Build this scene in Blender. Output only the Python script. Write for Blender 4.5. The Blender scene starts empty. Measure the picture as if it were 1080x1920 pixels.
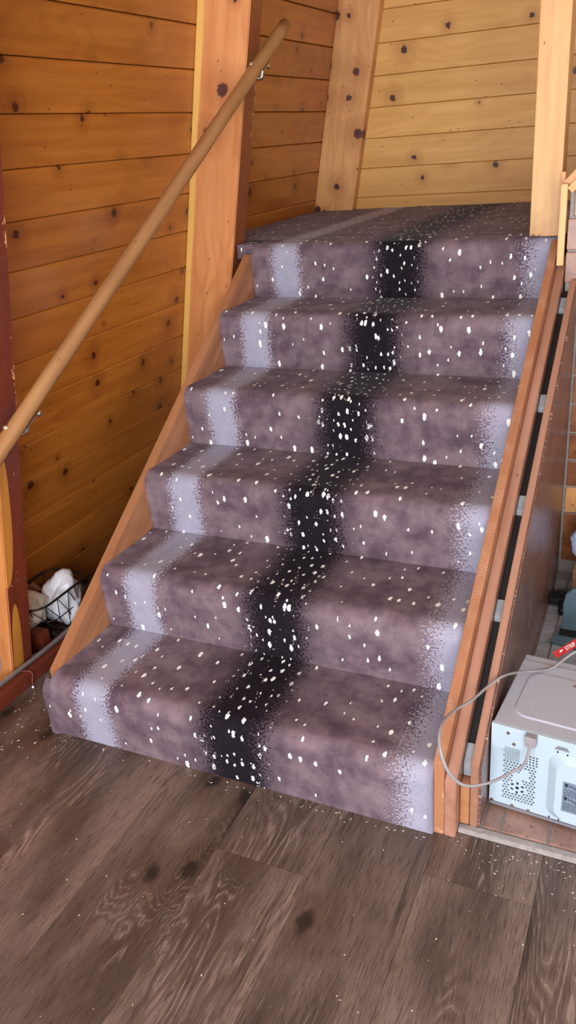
import bpy, bmesh, math, random
from mathutils import Vector, Matrix, noise as mnoise
random.seed(7)
S = bpy.context.scene
COL = S.collection

# ------------------------------------------------------------------ camera
FPX = 1533.0
cam_d = bpy.data.cameras.new('camera'); cam = bpy.data.objects.new('camera', cam_d); COL.objects.link(cam)
R_ = Vector((0.90880974, 0.41090591, -0.07225787)); U_ = Vector((-0.11023777, 0.40353951, 0.90829703))
B_ = Vector((0.40238352, -0.81750364, 0.41203799))
cam.matrix_world = Matrix(((R_.x, U_.x, B_.x, 1.44601), (R_.y, U_.y, B_.y, -1.37879), (R_.z, U_.z, B_.z, 1.47666), (0, 0, 0, 1)))
cam_d.sensor_fit = 'HORIZONTAL'; cam_d.sensor_width = 36.0; cam_d.lens = FPX * 36.0 / 1080.0
cam_d.clip_start = 0.02
S.camera = cam
# ------------------------------------------------------------------ world, daylight, exposure
W_ = bpy.data.worlds.new('world'); S.world = W_; W_.use_nodes = True
bg = W_.node_tree.nodes['Background']; bg.inputs[0].default_value = (0.72, 0.84, 1.0, 1); bg.inputs[1].default_value = 0.9
def area(name, loc, target, sx, sy, power, col):
    l = bpy.data.lights.new(name, 'AREA'); l.shape = 'RECTANGLE'; l.size = sx; l.size_y = sy; l.energy = power; l.color = col
    o = bpy.data.objects.new(name, l); COL.objects.link(o); o.location = loc
    o.rotation_euler = (Vector(target) - Vector(loc)).to_track_quat('-Z', 'Y').to_euler()
    return o
area('daylight_front_window', (1.5, -2.95, 1.28), (1.4, 3.0, 1.28), 2.7, 1.9, 125, (0.90, 0.945, 1.0))
area('daylight_side_window', (3.45, -0.45, 1.6), (0.0, 0.3, 0.7), 1.5, 1.4, 13, (0.78, 0.89, 1.0))
S.view_settings.view_transform = 'Standard'; S.view_settings.look = 'None'
S.view_settings.exposure = 0.70; S.view_settings.gamma = 1.0; S.view_settings.use_curve_mapping = False

# ------------------------------------------------------------------ dimensions
RISE, RUN, WID = 0.19, 0.2853, 1.0717
LA, LB = -0.5, 0.195                      # leaning left wall: x = LA + LB*z
YB = 2.76                                 # back wall
SLOPE = RISE / RUN

# ------------------------------------------------------------------ helpers
def srgb(r, g, b):
    f = lambda c: (c / 255 / 12.92) if c / 255 <= 0.04045 else ((c / 255 + 0.055) / 1.055) ** 2.4
    return (f(r), f(g), f(b), 1.0)

class Mat:
    def __init__(s, name):
        s.m = bpy.data.materials.new(name); s.m.use_nodes = True; s.t = s.m.node_tree
        s.b = s.t.nodes['Principled BSDF']
    def put(s, sock, v):
        if isinstance(v, bpy.types.NodeSocket): s.t.links.new(v, sock)
        elif v is not None: sock.default_value = v
    def n(s, typ, ins=None, **props):
        nd = s.t.nodes.new(typ)
        for k, v in props.items(): setattr(nd, k, v)
        for k, v in (ins or {}).items(): s.put(nd.inputs[k], v)
        return nd
    def math(s, op, a, b=None, clamp=False):
        nd = s.n('ShaderNodeMath', operation=op, use_clamp=clamp); s.put(nd.inputs[0], a); s.put(nd.inputs[1], b); return nd.outputs[0]
    def mix(s, f, a, b, blend='MIX'):
        nd = s.n('ShaderNodeMix', data_type='RGBA', blend_type=blend); s.put(nd.inputs[0], f); s.put(nd.inputs[6], a); s.put(nd.inputs[7], b); return nd.outputs[2]
    def ss(s, v, a, b, lo=0.0, hi=1.0):
        nd = s.n('ShaderNodeMapRange', interpolation_type='SMOOTHSTEP')
        for i, x in enumerate((v, a, b, lo, hi)): s.put(nd.inputs[i], x)
        return nd.outputs[0]
    def lin(s, v, a, b, lo=0.0, hi=1.0):
        nd = s.n('ShaderNodeMapRange', clamp=True)
        for i, x in enumerate((v, a, b, lo, hi)): s.put(nd.inputs[i], x)
        return nd.outputs[0]
    def vscale(s, v, sc):
        nd = s.n('ShaderNodeVectorMath', operation='MULTIPLY'); s.put(nd.inputs[0], v); s.put(nd.inputs[1], sc); return nd.outputs[0]
    def vadd(s, v, w):
        nd = s.n('ShaderNodeVectorMath', operation='ADD'); s.put(nd.inputs[0], v); s.put(nd.inputs[1], w); return nd.outputs[0]
    def noise(s, v, scale=1.0, detail=3.0, rough=0.5, dist=0.0):
        nd = s.n('ShaderNodeTexNoise', {'Vector': v, 'Scale': scale, 'Detail': detail, 'Roughness': rough, 'Distortion': dist}); return nd.outputs[0]
    def voro(s, v, scale=1.0, dims='2D', feature='F1', rand=1.0):
        nd = s.n('ShaderNodeTexVoronoi', {'Vector': v, 'Scale': scale, 'Randomness': rand}, voronoi_dimensions=dims, feature=feature); return nd
    def sep(s, v):
        nd = s.n('ShaderNodeSeparateXYZ', {0: v}); return nd.outputs
    def comb(s, x, y, z=0.0):
        nd = s.n('ShaderNodeCombineXYZ', {0: x, 1: y, 2: z}); return nd.outputs[0]
    def obj(s): return s.n('ShaderNodeTexCoord').outputs['Object']
    def gen(s): return s.n('ShaderNodeTexCoord').outputs['Generated']
    def rnd(s): return s.n('ShaderNodeObjectInfo').outputs['Random']
    def bump(s, h, strength=0.2, dist=0.005, coat=False):
        nd = s.n('ShaderNodeBump', {'Height': h, 'Strength': strength, 'Distance': dist}); s.put(s.b.inputs['Normal'], nd.outputs[0])
        if coat: s.put(s.b.inputs['Coat Normal'], nd.outputs[0])
    def set(s, **k):
        for a, v in k.items(): s.put(s.b.inputs[a.replace('_', ' ')], v)
        return s
    def rcoords(s):
        r = s.rnd(); o = s.obj()
        return s.vadd(o, s.comb(s.math('MULTIPLY', r, 37.3), s.math('MULTIPLY', r, 91.7), s.math('MULTIPLY', r, 13.1))), o, r

def plain(name, col, rough=0.5, metal=0.0, var=0.12, scale=40, bump=0.0, coat=0.0):
    M = Mat(name); o = M.obj(); n = M.noise(o, scale, 4)
    k = M.lin(n, 0.25, 0.75, 1 - var, 1 + var)
    c = M.mix(1.0, col, M.comb(k, k, k), 'MULTIPLY')
    M.set(Base_Color=c, Roughness=rough, Metallic=metal, Coat_Weight=coat)
    if bump: M.bump(n, bump, 0.003)
    return M.m

def pine(name, light, mid, dark, knot, rough=0.45, coat=0.5, var=0.2, kscale=7.0, keep=0.45, kr=0.085, extra=None, bumpk=0.12):
    M = Mat(name); v, o, r = M.rcoords(); x, y, z = M.sep(v)
    yz = M.math('ADD', y, z); v2 = M.comb(x, yz, 0)
    vd = M.voro(v2, kscale); kd = M.math('ADD', vd.outputs['Distance'], M.math('MULTIPLY', M.math('SUBTRACT', M.noise(v, 90, 2), 0.5), 0.10))
    kp = M.math('GREATER_THAN', M.sep(vd.outputs['Color'])[0], keep)
    size = M.math('MULTIPLY_ADD', M.sep(vd.outputs['Color'])[1], 0.9); size.node.inputs[2].default_value = 0.35
    kdn = M.math('DIVIDE', kd, size)
    core = M.math('MULTIPLY', M.ss(kdn, kr * 1.2, kr * 0.8), kp)
    halo = M.math('MULTIPLY', M.ss(kdn, kr * 6.0, kr * 0.8), kp)
    g1 = M.noise(M.vscale(v, (1.6, 26, 26)), 1.0, 5, 0.6)
    low = M.noise(M.vscale(v, (1.3, 5.5, 5.5)), 1.0, 2, 0.45)
    lw = M.math('ADD', M.math('MULTIPLY', low, 75), M.math('MULTIPLY', halo, 9.0))
    lines = M.math('POWER', M.math('MULTIPLY_ADD', M.math('SINE', lw), 0.5), 2.0); lines.node.inputs[0].links[0].from_node.inputs[2].default_value = 0.5
    patch = M.ss(M.noise(M.vscale(v, (2.2, 4, 4)), 1.0, 2), 0.35, 0.7)
    c = M.mix(M.ss(g1, 0.3, 0.72), light, mid)
    c = M.mix(M.math('MULTIPLY', lines, M.math('MULTIPLY', patch, 0.30)), c, dark)
    c = M.mix(M.math('MULTIPLY', patch, 0.30), c, mid)
    c = M.mix(M.math('MULTIPLY', halo, 0.45), c, dark)
    c = M.mix(core, c, knot)
    # thin dashes and resin marks
    dash = M.voro(M.vscale(v2, (9, 26, 1)), 1.0); dk = M.math('MULTIPLY', M.ss(dash.outputs['Distance'], 0.07, 0.03), M.math('GREATER_THAN', M.sep(dash.outputs['Color'])[2], 0.86))
    c = M.mix(M.math('MULTIPLY', dk, 0.8), c, knot)
    if extra: c = extra(M, o, c, v)
    k = M.lin(r, 0, 1, 1 - var, 1 + var * 0.6); c = M.mix(1.0, c, M.comb(k, k, k), 'MULTIPLY')
    M.set(Base_Color=c, Roughness=rough, Coat_Weight=coat, Coat_Roughness=0.16)
    hb = M.math('ADD', M.math('MULTIPLY', g1, 0.25), M.math('MULTIPLY', M.noise(M.vscale(v, (3, 9, 9)), 1.0, 2), 1.2))
    M.bump(hb, bumpk, 0.02, coat=True)
    return M.m

def mesh_obj(name, bm, mats, parent=None, matrix=None, smooth=False):
    me = bpy.data.meshes.new(name); bm.normal_update(); bm.to_mesh(me); bm.free()
    for m in (mats if isinstance(mats, (list, tuple)) else [mats]): me.materials.append(m)
    if smooth:
        for p in me.polygons: p.use_smooth = True
    o = bpy.data.objects.new(name, me); COL.objects.link(o)
    if parent: o.parent = parent
    if matrix is not None: o.matrix_local = matrix
    return o
def copy_obj(src, parent=None, matrix=None, name=None):
    o = src.copy(); COL.objects.link(o)
    if name: o.name = name
    if parent: o.parent = parent
    if matrix is not None: o.matrix_local = matrix
    return o
def empty(name, loc=(0, 0, 0)):
    o = bpy.data.objects.new(name, None); COL.objects.link(o); o.location = loc; o.empty_display_size = 0.05; return o
def tag(o, label=None, cat=None, group=None, kind=None):
    if label: o['label'] = label
    if cat: o['category'] = cat
    if group: o['group'] = group
    if kind: o['kind'] = kind
    return o
def frame(x, y, z, loc):
    return Matrix(((x[0], y[0], z[0], loc[0]), (x[1], y[1], z[1], loc[1]), (x[2], y[2], z[2], loc[2]), (0, 0, 0, 1)))
def bm_box(bm, a, b, bev=0.0, mi=0):
    r = bmesh.ops.create_cube(bm, size=1.0); vs = r['verts']
    for v in vs:
        v.co = Vector([(a[i] + b[i]) / 2 + v.co[i] * (b[i] - a[i]) for i in range(3)])
    fs = {f for v in vs for f in v.link_faces}
    for f in fs: f.material_index = mi
    if bev > 0:
        es = {e for v in vs for e in v.link_edges}
        bmesh.ops.bevel(bm, geom=list(es), offset=bev, segments=2, affect='EDGES', profile=0.6)
    return bm
def box(name, a, b, mat, parent=None, bev=0.002, matrix=None):
    return mesh_obj(name, bm_box(bmesh.new(), a, b, bev), mat, parent, matrix)
def bm_prism(bm, poly, axis, c0, c1, bev=0.0):
    """extrude a 2-D polygon along an axis; poly coords are the other two axes in xyz order"""
    def mk(p, c):
        q = list(p); q.insert('xyz'.index(axis), c); return Vector(q)
    a = [bm.verts.new(mk(p, c0)) for p in poly]; b = [bm.verts.new(mk(p, c1)) for p in poly]
    n = len(poly); fs = [bm.faces.new(a), bm.faces.new(b[::-1])]
    for i in range(n): fs.append(bm.faces.new((a[i], b[i], b[(i + 1) % n], a[(i + 1) % n])))
    bmesh.ops.recalc_face_normals(bm, faces=fs)
    if bev > 0:
        es = list({e for f in fs for e in f.edges}); bmesh.ops.bevel(bm, geom=es, offset=bev, segments=2, affect='EDGES', profile=0.6)
    return bm
def prism(name, poly, axis, c0, c1, mat, parent=None, bev=0.002):
    return mesh_obj(name, bm_prism(bmesh.new(), poly, axis, c0, c1, bev), mat, parent)
def catmull(pts, k=8):
    P = [Vector(p) for p in pts]; out = []
    Q = [P[0] * 2 - P[1]] + P + [P[-1] * 2 - P[-2]]
    for i in range(1, len(Q) - 2):
        for j in range(k):
            t = j / k; a, b, c, d = Q[i - 1], Q[i], Q[i + 1], Q[i + 2]
            out.append(0.5 * (2 * b + (c - a) * t + (2 * a - 5 * b + 4 * c - d) * t * t + (3 * b - a - 3 * c + d) * t ** 3))
    out.append(P[-1]); return out
def bm_tube(bm, pts, rad, seg=10, closed=False, flat=1.0, radf=None):
    pts = [Vector(p) for p in pts]; n = len(pts); rings = []; up = None
    for i, p in enumerate(pts):
        t = (pts[(i + 1) % n] - pts[i - 1]) if closed else (pts[min(i + 1, n - 1)] - pts[max(i - 1, 0)])
        t.normalize()
        if up is None:
            up = Vector((0, 0, 1)) if abs(t.z) < 0.9 else Vector((1, 0, 0))
        s = t.cross(up)
        if s.length < 1e-4: s = t.cross(Vector((1, 0.3, 0)))
        s.normalize(); up = s.cross(t).normalized()
        rr = radf(i / (n - 1)) * rad if radf else rad
        rings.append([bm.verts.new(p + (s * math.cos(a) * flat + up * math.sin(a)) * rr) for a in (2 * math.pi * k / seg for k in range(seg))])
    m = n if closed else n - 1
    for i in range(m):
        A, B = rings[i], rings[(i + 1) % n]
        for k in range(seg): bm.faces.new((A[k], A[(k + 1) % seg], B[(k + 1) % seg], B[k]))
    if not closed: bm.faces.new(rings[0][::-1]); bm.faces.new(rings[-1])
    return bm
def tube(name, pts, rad, mat, parent=None, seg=10, closed=False, flat=1.0, radf=None):
    return mesh_obj(name, bm_tube(bmesh.new(), pts, rad, seg, closed, flat, radf), mat, parent, smooth=True)
def bm_cyl(bm, c, axis, rad, h, seg=12, r2=None):
    ax = Vector(axis).normalized(); q = ax.to_track_quat('Z', 'Y').to_matrix().to_4x4()
    bmesh.ops.create_cone(bm, cap_ends=True, segments=seg, radius1=rad, radius2=rad if r2 is None else r2, depth=h, matrix=Matrix.Translation(c) @ q)
    return bm
def cyl(name, c, axis, rad, h, mat, parent=None, seg=16, r2=None):
    return mesh_obj(name, bm_cyl(bmesh.new(), c, axis, rad, h, seg, r2), mat, parent)

# ------------------------------------------------------------------ materials
KNOT = srgb(70, 30, 14)
m_wall_l = pine('honey_pine_left', srgb(190, 119, 45), srgb(167, 97, 32), srgb(120, 62, 18), srgb(78, 34, 12), rough=0.42, coat=0.55, var=0.10, kscale=6.2, keep=0.64, kr=0.072)
m_wall_b = pine('golden_pine_back', srgb(224, 172, 98), srgb(210, 154, 80), srgb(168, 108, 46), srgb(70, 26, 8), rough=0.55, coat=0.06, var=0.07, kscale=4.6, keep=0.55, kr=0.06)
def sap(M, o, c, v):
    y = M.sep(o)[2]; e = M.math('ADD', y, M.math('MULTIPLY', M.math('SUBTRACT', M.noise(M.vscale(v, (3, 1, 1)), 1.0, 2), 0.5), 0.02))
    return M.mix(M.ss(e, 0.032, 0.022), c, srgb(226, 176, 92))
m_post_fresh = pine('fresh_cedar_post', srgb(216, 150, 92), srgb(196, 122, 66), srgb(150, 78, 34), srgb(74, 30, 20), rough=0.55, coat=0.1, var=0.05, kscale=4.6, keep=0.30, kr=0.085, extra=sap)
m_post_pale = pine('pale_pine_post', srgb(226, 172, 110), srgb(208, 148, 88), srgb(160, 92, 48), srgb(80, 34, 22), rough=0.55, coat=0.1, var=0.04, kscale=5.6, keep=0.25, kr=0.12)
m_post_up = pine('blond_post', srgb(224, 182, 124), srgb(206, 156, 96), srgb(160, 106, 56), srgb(120, 70, 36), rough=0.6, coat=0.1, var=0.03, kscale=3, keep=0.75, kr=0.05)
def redpaint(name, edge_axis, patches, cols=((122, 52, 30), (86, 32, 18))):
    M = Mat(name); v, o, r = M.rcoords(); x, y, z = M.sep(o)
    g = M.noise(M.vscale(v, (2, 30, 30)), 1.0, 5, 0.6)
    c = M.mix(g, srgb(*cols[0]), srgb(*cols[1]))
    if patches:
        for cx, cz, hx, hz in patches:
            dx = M.math('DIVIDE', M.math('SUBTRACT', x, cx), hx); dz = M.math('DIVIDE', M.math('SUBTRACT', y, cz), hz)
            q = M.math('ADD', M.math('POWER', M.math('ABSOLUTE', dx), 2.4), M.math('POWER', M.math('ABSOLUTE', dz), 2.0))
            q = M.math('ADD', q, M.math('MULTIPLY', M.math('SUBTRACT', M.noise(v, 9, 2), 0.5), 0.25))
            yel = M.mix(M.noise(M.vscale(v, (2, 40, 40)), 1.0, 4), srgb(204, 140, 58), srgb(168, 98, 34))
            c = M.mix(M.ss(q, 1.04, 0.97), c, yel)
    chip = M.noise(M.vscale(v, (60, 160, 160)), 1.0, 3, 0.6)
    near = M.ss(M.math('ABSOLUTE', M.math('SUBTRACT', y, edge_axis)), 0.022, 0.0)
    patchy = M.ss(M.noise(M.vscale(v, (7, 7, 7)), 1.0, 2), 0.45, 0.65)
    ch = M.ss(M.math('ADD', chip, M.math('MULTIPLY', M.math('MULTIPLY', near, patchy), 0.22)), 0.69, 0.73)
    c = M.mix(ch, c, srgb(214, 160, 112))
    M.set(Base_Color=c, Roughness=0.5, Coat_Weight=0.35, Coat_Roughness=0.25); M.bump(g, 0.15, 0.004)
    return M.m
m_red1 = redpaint('worn_red_stain_post', 0.0, [(0.08, 0.062, 0.25, 0.022), (0.62, 0.082, 0.22, 0.03), (1.35, 0.088, 0.30, 0.02)])
m_red2 = redpaint('worn_brown_stain_post', 0.004, [], ((150, 84, 48), (112, 58, 32)))
m_base = redpaint('red_baseboard_paint', -9.0, [])
m_board = pine('stringer_fir', srgb(174, 122, 84), srgb(150, 96, 62), srgb(122, 70, 44), srgb(84, 42, 26), rough=0.5, coat=0.3, var=0.08, kscale=4, keep=0.6)  # fir colour toned paler and less orange to carry the glare
m_board2 = pine('glare_pale_fir_cap', srgb(168, 122, 100), srgb(148, 102, 80), srgb(112, 68, 48), srgb(84, 42, 26), rough=0.42, coat=0.4, var=0.05, kscale=3, keep=0.85)  # pinkish paleness is glare on the boards, put into their colour
m_rail = pine('handrail_wood', srgb(172, 126, 80), srgb(146, 100, 60), srgb(110, 70, 40), srgb(100, 60, 32), rough=0.42, coat=0.35, var=0.0, kscale=3, keep=0.95)
def roughsawn():
    M = Mat('rough_sawn_fir'); v, o, r = M.rcoords(); x, y, z = M.sep(o)
    g = M.noise(M.vscale(v, (30, 4, 4)), 1.0, 4)
    saw = M.math('SINE', M.math('ADD', M.math('MULTIPLY', y, 1300), M.math('MULTIPLY', M.noise(v, 34, 3), 14)))
    c = M.mix(g, srgb(178, 120, 82), srgb(140, 88, 58))
    w = M.math('MULTIPLY', M.ss(saw, 0.2, 0.9), M.ss(M.noise(v, 14, 4), 0.42, 0.66))
    c = M.mix(M.math('MULTIPLY', w, 0.5), c, srgb(220, 186, 160))
    M.set(Base_Color=c, Roughness=0.75); M.bump(saw, 0.12, 0.0015); return M.m
m_saw = roughsawn()
def scratched():
    M = Mat('scratched_brown_panel'); v, o, r = M.rcoords(); x, y, z = M.sep(o)
    c = M.mix(M.noise(M.vscale(v, (5, 5, 14)), 1.0, 4), srgb(118, 84, 74), srgb(82, 54, 48))
    for ang, sc, th in ((1.05, 1.0, 0.56), (1.25, 1.7, 0.60), (0.75, 1.3, 0.62)):
        ca, sa = math.cos(ang), math.sin(ang)
        a = M.math('ADD', M.math('MULTIPLY', y, ca), M.math('MULTIPLY', z, sa)); b = M.math('SUBTRACT', M.math('MULTIPLY', z, ca), M.math('MULTIPLY', y, sa))
        n = M.noise(M.comb(M.math('MULTIPLY', a, 3.5 * sc), M.math('MULTIPLY', b, 70 * sc), 3.3 * sc), 1.0, 0, 0.5)
        ln = M.ss(M.math('ABSOLUTE', M.math('SUBTRACT', n, th + 0.06)), 0.012, 0.003)
        c = M.mix(M.math('MULTIPLY', ln, 0.6), c, srgb(206, 176, 156))
    M.set(Base_Color=c, Roughness=0.4, Coat_Weight=0.3, Coat_Roughness=0.2); return M.m
m_panel = scratched()

def carpet():
    M = Mat('spotted_antelope_carpet'); uv = M.n('ShaderNodeUVMap', uv_map='UVMap').outputs[0]; u, v, _ = M.sep(uv)
    fine = M.noise(uv, 300, 3, 0.7); fine2 = M.noise(M.vadd(uv, (5.2, 1.7, 0)), 165, 2, 0.75); fine3 = M.noise(M.vadd(uv, (1.2, 8.7, 0)), 150, 2, 0.75)
    wob = M.math('MULTIPLY', M.math('SUBTRACT', M.noise(M.vscale(uv, (2, 5, 1)), 1.0, 3), 0.5), 0.035)
    uw = M.math('ADD', u, wob)
    def band(a, b, soft, nz, amp=1.0):
        d = M.math('MINIMUM', M.math('SUBTRACT', uw, a), M.math('SUBTRACT', b, uw))      # >0 inside
        d = M.math('ADD', M.math('DIVIDE', d, soft), M.math('MULTIPLY', M.math('SUBTRACT', nz, 0.5), 11.0 * amp))
        return M.ss(d, -0.22, 0.22)
    mott = M.noise(M.vscale(uv, (5.5, 9, 1)), 1.0, 4, 0.6); mott2 = M.noise(M.vscale(uv, (26, 18, 1)), 1.0, 4, 0.6)
    base = M.mix(M.ss(M.math('ADD', M.math('MULTIPLY', mott, 0.6), M.math('MULTIPLY', mott2, 0.4)), 0.33, 0.66), srgb(83, 65, 77), srgb(128, 109, 115))
    base = M.mix(M.math('MULTIPLY', M.ss(M.math('ABSOLUTE', M.math('SUBTRACT', uw, 0.565)), 0.17, 0.06), 0.75), base, srgb(56, 45, 55))
    white = M.mix(mott2, srgb(140, 137, 154), srgb(170, 167, 184))
    black = M.mix(mott2, srgb(20, 16, 21), srgb(36, 29, 38))
    c = M.mix(band(0.088, 0.188, 0.018, fine3, 0.8), base, white)
    c = M.mix(band(0.998, 2.6, 0.026, fine2), c, white)
    bk = band(0.490, 0.642, 0.026, fine2, 0.9); c = M.mix(bk, c, black)
    # flecks
    warp = M.vadd(uv, M.vscale(M.n('ShaderNodeTexNoise', {'Vector': uv, 'Scale': 150.0, 'Detail': 2.0}).outputs[1], (0.009, 0.012, 0)))
    def flecks(sx, sy, keep, rr, off):
        vd = M.voro(M.vadd(M.vscale(warp, (sx, sy, 1)), off), 1.0); cr, cg, cb = M.sep(vd.outputs['Color'])
        th = M.math('MULTIPLY_ADD', M.math('MULTIPLY', cg, cg), rr * 0.75); th.node.inputs[2].default_value = rr * 0.42
        return M.math('MULTIPLY', M.ss(M.math('SUBTRACT', vd.outputs['Distance'], th), 0.02, -0.02), M.math('GREATER_THAN', cr, keep))
    f1 = flecks(30, 15, 0.52, 0.15, (3.1, 7.7, 0)); f2 = M.math('MULTIPLY', flecks(44, 23, 0.22, 0.20, (9.4, 2.2, 0)), bk)
    fl = M.math('MAXIMUM', M.math('MULTIPLY', f1, M.math('SUBTRACT', 1.0, bk)), f2)
    c = M.mix(fl, c, srgb(244, 246, 240))
    k = M.lin(fine, 0.2, 0.8, 0.72, 1.28); c = M.mix(1.0, c, M.comb(k, k, k), 'MULTIPLY')
    M.set(Base_Color=c, Roughness=0.95, Specular_IOR_Level=0.1, Sheen_Weight=0.16, Sheen_Roughness=0.2, Sheen_Tint=(0.85, 0.8, 0.9, 1))
    M.bump(M.math('ADD', fine, M.math('MULTIPLY', mott2, 0.6)), 0.5, 0.004); return M.m
m_carpet = carpet()

def vinyl():
    M = Mat('cerused_oak_vinyl'); v, o, r = M.rcoords(); x, y, z = M.sep(v); v2 = M.comb(x, y, 0)
    vd = M.voro(M.vscale(v2, (2.9, 4.6, 1)), 1.0); kp = M.math('GREATER_THAN', M.sep(vd.outputs['Color'])[0], 0.50)
    kd = M.math('ADD', vd.outputs['Distance'], M.math('MULTIPLY', M.math('SUBTRACT', M.noise(v, 40, 3), 0.5), 0.14))
    halo = M.math('MULTIPLY', M.ss(kd, 0.50, 0.03), kp); core = M.math('MULTIPLY', M.ss(kd, 0.12, 0.03), kp)
    low = M.noise(M.vscale(v, (1.1, 6.5, 1)), 1.0, 2, 0.5); sc = M.noise(M.vscale(v, (9, 90, 1)), 1.0, 4, 0.65)
    lw = M.math('ADD', M.math('ADD', M.math('MULTIPLY', low, 190), M.math('MULTIPLY', halo, 34)), M.math('MULTIPLY', sc, 2.2))
    cm = M.ss(M.noise(M.vscale(v, (1.6, 5, 1)), 1.0, 2), 0.42, 0.62); sn = M.math('MULTIPLY', M.math('SINE', lw), cm); line = M.ss(sn, 0.55, 0.95)
    pore = M.noise(M.vscale(v, (22, 330, 1)), 1.0, 4, 0.7)
    tone = M.noise(M.vscale(v, (1.8, 7, 1)), 1.0, 3, 0.55)
    c = M.mix(M.ss(tone, 0.32, 0.68), srgb(76, 61, 55), srgb(124, 104, 94))
    c = M.mix(M.math('MULTIPLY', M.ss(sn, 0.0, -0.8), 0.45), c, srgb(74, 54, 46))
    c = M.mix(M.math('MULTIPLY', M.ss(pore, 0.50, 0.38), 0.65), c, srgb(54, 41, 36))
    c = M.mix(M.math('MULTIPLY', M.ss(halo, 0.15, 0.9), 0.55), c, srgb(74, 52, 42))
    c = M.mix(M.math('MULTIPLY', M.math('MULTIPLY', line, M.ss(pore, 0.40, 0.58)), 0.36), c, srgb(172, 150, 136))
    c = M.mix(M.math('MULTIPLY', M.ss(pore, 0.62, 0.70), 0.35), c, srgb(176, 154, 138))
    streak = M.ss(M.noise(M.vscale(v, (1.3, 20, 1)), 1.0, 3, 0.6), 0.60, 0.71); c = M.mix(M.math('MULTIPLY', streak, 0.8), c, srgb(46, 33, 30))
    c = M.mix(M.math('MULTIPLY', core, 0.9), c, srgb(36, 26, 24))
    k = M.lin(r, 0, 1, 0.88, 1.14); c = M.mix(1.0, c, M.comb(k, k, k), 'MULTIPLY')
    M.set(Base_Color=c, Roughness=0.46, Specular_IOR_Level=0.45); M.bump(M.math('ADD', pore, M.math('MULTIPLY', line, 0.4)), 0.25, 0.0015); return M.m
m_vinyl = vinyl()
def tile(name, a, b, rough):
    M = Mat(name); v, o, r = M.rcoords(); n = M.noise(v, 14, 5, 0.65); sp = M.noise(v, 120, 3, 0.7)
    c = M.mix(M.ss(n, 0.3, 0.7), a, b); c = M.mix(M.ss(sp, 0.60, 0.70), c, srgb(70, 38, 22))
    k = M.lin(r, 0, 1, 0.75, 1.2); c = M.mix(1.0, c, M.comb(k, k, k), 'MULTIPLY')
    M.set(Base_Color=c, Roughness=rough, Coat_Weight=0.25, Coat_Roughness=0.12); M.bump(n, 0.15, 0.004, coat=True); return M.m
m_tile_w = tile('brown_wall_tile', srgb(150, 92, 52), srgb(110, 60, 32), 0.35)
m_tile_t = tile('tan_wall_tile', srgb(190, 138, 84), srgb(164, 108, 60), 0.35)
m_tile_f = tile('terracotta_floor_tile', srgb(150, 116, 102), srgb(122, 92, 80), 0.25)
m_tile_g = tile('pale_grey_floor_tile', srgb(168, 174, 182), srgb(146, 152, 160), 0.25)
m_grout = plain('grey_grout', srgb(150, 142, 138), 0.9, var=0.2, scale=90, bump=0.3)
m_dark = plain('dark_gap', srgb(22, 18, 18), 0.9)
m_black = plain('black_rubber_and_gap_shade', srgb(20, 20, 26), 0.5)
m_clip = plain('grey_foam_block', srgb(140, 142, 146), 0.8, var=0.2, bump=0.3)
m_mw_back = plain('white_enamel_back', srgb(170, 186, 198), 0.32, var=0.03, scale=8, coat=0.3)
m_mw_top = plain('white_enamel_shell', srgb(168, 170, 180), 0.42, var=0.04, scale=8, coat=0.1)
m_mw_gray = plain('grey_base_metal', srgb(116, 116, 122), 0.5)
m_cord = plain('grey_cord_plastic', srgb(140, 134, 136), 0.45)
m_chrome = plain('bright_metal', srgb(210, 206, 198), 0.22, metal=1.0)
m_conduit = plain('steel_conduit', srgb(168, 166, 172), 0.35, metal=0.7)
m_wire = plain('black_wire', srgb(22, 22, 28), 0.4)
m_bag = plain('white_plastic_bag', srgb(226, 226, 232), 0.38, var=0.06, scale=12)
m_bag2 = plain('cream_plastic_bag', srgb(206, 190, 176), 0.45, var=0.08, scale=12)
m_bagb = plain('pale_blue_bag', srgb(176, 192, 222), 0.4)
m_kraft = plain('kraft_paper', srgb(150, 108, 74), 0.8)
m_pan = plain('blue_grey_plastic', srgb(92, 116, 128), 0.5, var=0.14, scale=18)
m_bristle = plain('dark_bristle', srgb(30, 28, 32), 0.8)
m_redstrip = plain('red_card', srgb(176, 40, 44), 0.5, var=0.05)
m_white = plain('white_print', srgb(238, 236, 232), 0.6, var=0.02)
m_label = plain('label_paper', srgb(112, 124, 142), 0.5, var=0.03)
m_ink = plain('black_ink', srgb(26, 26, 34), 0.6)
m_lint = plain('white_lint', srgb(224, 214, 204), 0.9)
m_plaster = plain('painted_ceiling', srgb(214, 200, 180), 0.8, var=0.04, scale=3)
m_ply = plain('plywood_backing', srgb(60, 34, 16), 0.9)

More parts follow.
